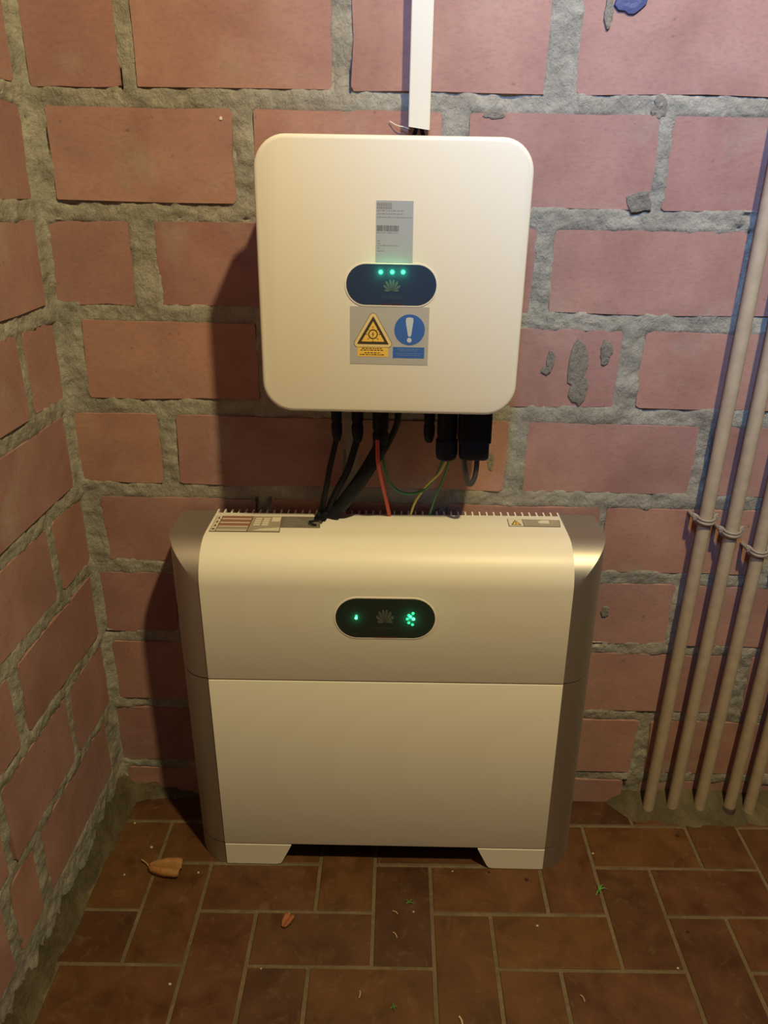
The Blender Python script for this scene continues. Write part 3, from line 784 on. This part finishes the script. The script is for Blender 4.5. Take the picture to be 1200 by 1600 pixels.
# ------------------------------------------------------------------ pipes on the right
PR = .0112
def pipe(x0, label, clip_z, lean=.018, sleeve=False, top=2.598):
    t = thing('heating_pipe', (x0, -.030, 0), label, 'pipe', 'cream heating pipes on the right')
    pts = [(x0 + lean * z, -.030, z) for z in (.0, .3, .7, 1.1, 1.6, top)]
    obj('tube', tube(pts, PR, 16, 0), 'pipe', t, smooth=50)
    if clip_z is not None:
        cx, cy = x0 + lean * clip_z, -.030
        ringp = []
        for k in range(15):
            a = math.radians(180 + 180 * k / 14); ringp.append((cx + (PR + .0028) * math.cos(a), cy + (PR + .0028) * math.sin(a), clip_z - .003 * math.sin(math.radians(180 * k / 14))))
        full = [(cx - .021, cy + .004, clip_z + .003), (cx - .017, cy + .002, clip_z + .002)] + ringp + [(cx + .017, cy + .002, clip_z + .002), (cx + .021, cy + .004, clip_z + .003)]
        c = obj('clip', merge(tube(full, .0034, 8, 2), tube([(p[0], p[1], p[2] + .0055) for p in full], .0026, 8, 2)), 'clip', t, smooth=60)
        for s in (-1, 1):
            obj('clip_screw', tube([(cx + s * .0195, cy - .004, clip_z + .004), (cx + s * .0195, .004, clip_z + .004)], .0036, 8, 0), 'clip', c, smooth=60)
    if sleeve:
        obj('floor_sleeve', lathe(x0 - .0015, -.031, [(0, -.004), (.0155, -.004), (.0150, .012), (.0128, .020), (0, .020)], 16), 'pipe_foot', t, smooth=50)
    return t
pipe(.5365, 'cream painted pipe nearest the white battery, with the highest grey clip', .652)
pipe(.5850, 'second cream painted pipe from the battery, its clip just below the first', .629)
pipe(.6395, 'third cream painted pipe from the battery, with the lowest grey clip', .593)
pipe(.7000, 'fourth cream painted pipe from the battery, dark sleeve at its foot', .560, sleeve=True)
pipe(.7400, 'rightmost cream painted pipe, fifth from the battery', .530)

# ------------------------------------------------------------------ litter on the floor
def leaf_mesh(cx, cy, rot, ln, wd, hump, seed, nt=10, ns=14):
    V, Fc = [], []
    for i in range(ns + 1):
        s = i / ns
        wv = wd * (math.sin(PI * min(1, .06 + s * .62)) ** .7) * (1 + .08 * noise.noise(Vector((s * 6, seed, 0))))
        if s > .8: wv *= 1 + .15 * math.sin((s - .8) * 15)
        for j in range(nt + 1):
            t = -1 + 2 * j / nt
            x = (s - .5) * ln + .06 * ln * noise.noise(Vector((t * 2, seed, s * 2))); y = t * wv * .5 * (.86 if abs(t) > .95 else 1)
            z = .0022 + hump * abs(math.sin(PI * t)) ** .8 * (.35 + .65 * math.sin(PI * min(1, .15 + s * .75))) + .35 * hump * s * s + .0015 * noise.noise(Vector((s * 5, t * 4, seed)))
            V.append((cx + x * math.cos(rot) - y * math.sin(rot), cy + x * math.sin(rot) + y * math.cos(rot), max(.0012, z)))
    for i in range(ns):
        for j in range(nt):
            a = i * (nt + 1) + j; Fc.append((a, a + 1, a + nt + 2, a + nt + 1))
    return V, Fc
def solid(o, th):
    md = o.modifiers.new('thickness', 'SOLIDIFY'); md.thickness = th; md.offset = 0
lf = thing('dry_leaf', (-.413, -.198, 0), 'curled orange-brown dry leaf on the floor left of the battery', 'leaf')
solid(obj('blade', leaf_mesh(-.408, -.200, -.03, .062, .046, .013, 3.0), 'leaf', lf, smooth=60), .0007)
obj('stem', tube([(-.437, -.199, .004), (-.446, -.190, .005), (-.457, -.184, .008)], .0018, 6, 4, (1, .7)), 'stem', lf, smooth=60)
o = tag(obj('dry_leaf', leaf_mesh(-.166, -.305, 1.2, .026, .022, .005, 8.0, 8, 8), 'leaf_red', None, smooth=60), 'small reddish dry leaf scrap lying on a tile below the left battery foot', 'leaf'); solid(o, .0006)
def sprig(x, y, sc, label, seed):
    rr = random.Random(seed); P = []
    for k in range(5):
        a = rr.random() * 2 * PI; l = sc * (.5 + rr.random() * .6)
        P.append(tube([(x, y, .0012), (x + math.cos(a) * l * .5, y + math.sin(a) * l * .5, .004 + rr.random() * .003), (x + math.cos(a) * l, y + math.sin(a) * l, .0022)], .0011 * sc / .012, 6, 3, (1.2, .5)))
    tag(obj('green_sprig', merge(*P), 'green'), label, 'plant')
sprig(.392, -.226, .015, 'bright green weed sprig in the tile joint right of the battery', 1)
sprig(.046, -.261, .008, 'tiny green scrap on the tile before the middle of the battery', 2)
sprig(.020, -.452, .007, 'tiny green scrap near the bottom edge, below the middle of the battery', 3)
def pebble(x, y, r, seed):
    rr = random.Random(seed); n = 6; loops = []
    for s, z in ((.7, -.0004), (1, r * .4), (.6, r * .95)):
        loops.append([(x + r * s * (1 + .3 * (rr.random() - .5)) * math.cos(2 * PI * k / n), y + r * .8 * s * math.sin(2 * PI * k / n), z) for k in range(n)])
    return loft(loops)
for i, (x, y, r) in enumerate([(-.450, -.148, .0030), (-.481, -.213, .0022), (-.337, -.422, .0028), (-.164, -.289, .0020), (.054, -.279, .0020), (.268, -.302, .0026), (-.502, -.088, .0024), (-.345, -.205, .0026), (.128, -.19, .0018), (.400, -.142, .0024), (.735, -.045, .0018), (-.196, -.392, .0018), (.485, -.375, .0024)]):
    tag(obj('mortar_crumb', pebble(x, y, r, i), 'crumb'), 'tiny pale mortar crumb lying on the floor tiles', 'crumb', 'pale crumbs on the floor')
for i, (x, y, r) in enumerate([(.264, -.205, .0042), (.578, -.093, .0045), (.196, -.190, .0026), (.525, -.307, .0035)]):
    tag(obj('dark_seed', pebble(x, y, r, 40 + i), 'seed'), ['small dark seed on the tile just before the right battery foot', 'dark crumb lying by the foot of the cream pipes', 'tiny dark crumb at the inner end of the right battery foot', 'thin dark crumb on the reddish tile at the right'][i], 'crumb')
for i, (x, y, a, l, lb) in enumerate([(.489, -.004, .9, .012, 'short pale splinter at the wall base left of the pipes'), (.124, -.470, 1.9, .014, 'pale splinter at the bottom edge of the floor'), (.022, -.282, -.6, .011, 'pale straw below the tiny green scrap before the battery'), (.022, -.326, -1.0, .013, 'pale bent straw lying on the long tile before the battery'), (.318, -.430, -1.2, .012, 'pale straw on the darkest floor tile'), (-.033, -.432, 1.5, .012, 'pale upright straw on a tile near the bottom edge')]):
    tag(obj('straw', tube([(x - math.cos(a) * l / 2, y - math.sin(a) * l / 2, .0016), (x + .001, y + .001, .0022), (x + math.cos(a) * l / 2, y + math.sin(a) * l / 2, .0016)], .0009 if i not in (0, 1) else .0014, 6, 3), 'straw' if i > 1 else 'crumb'), lb, 'straw')
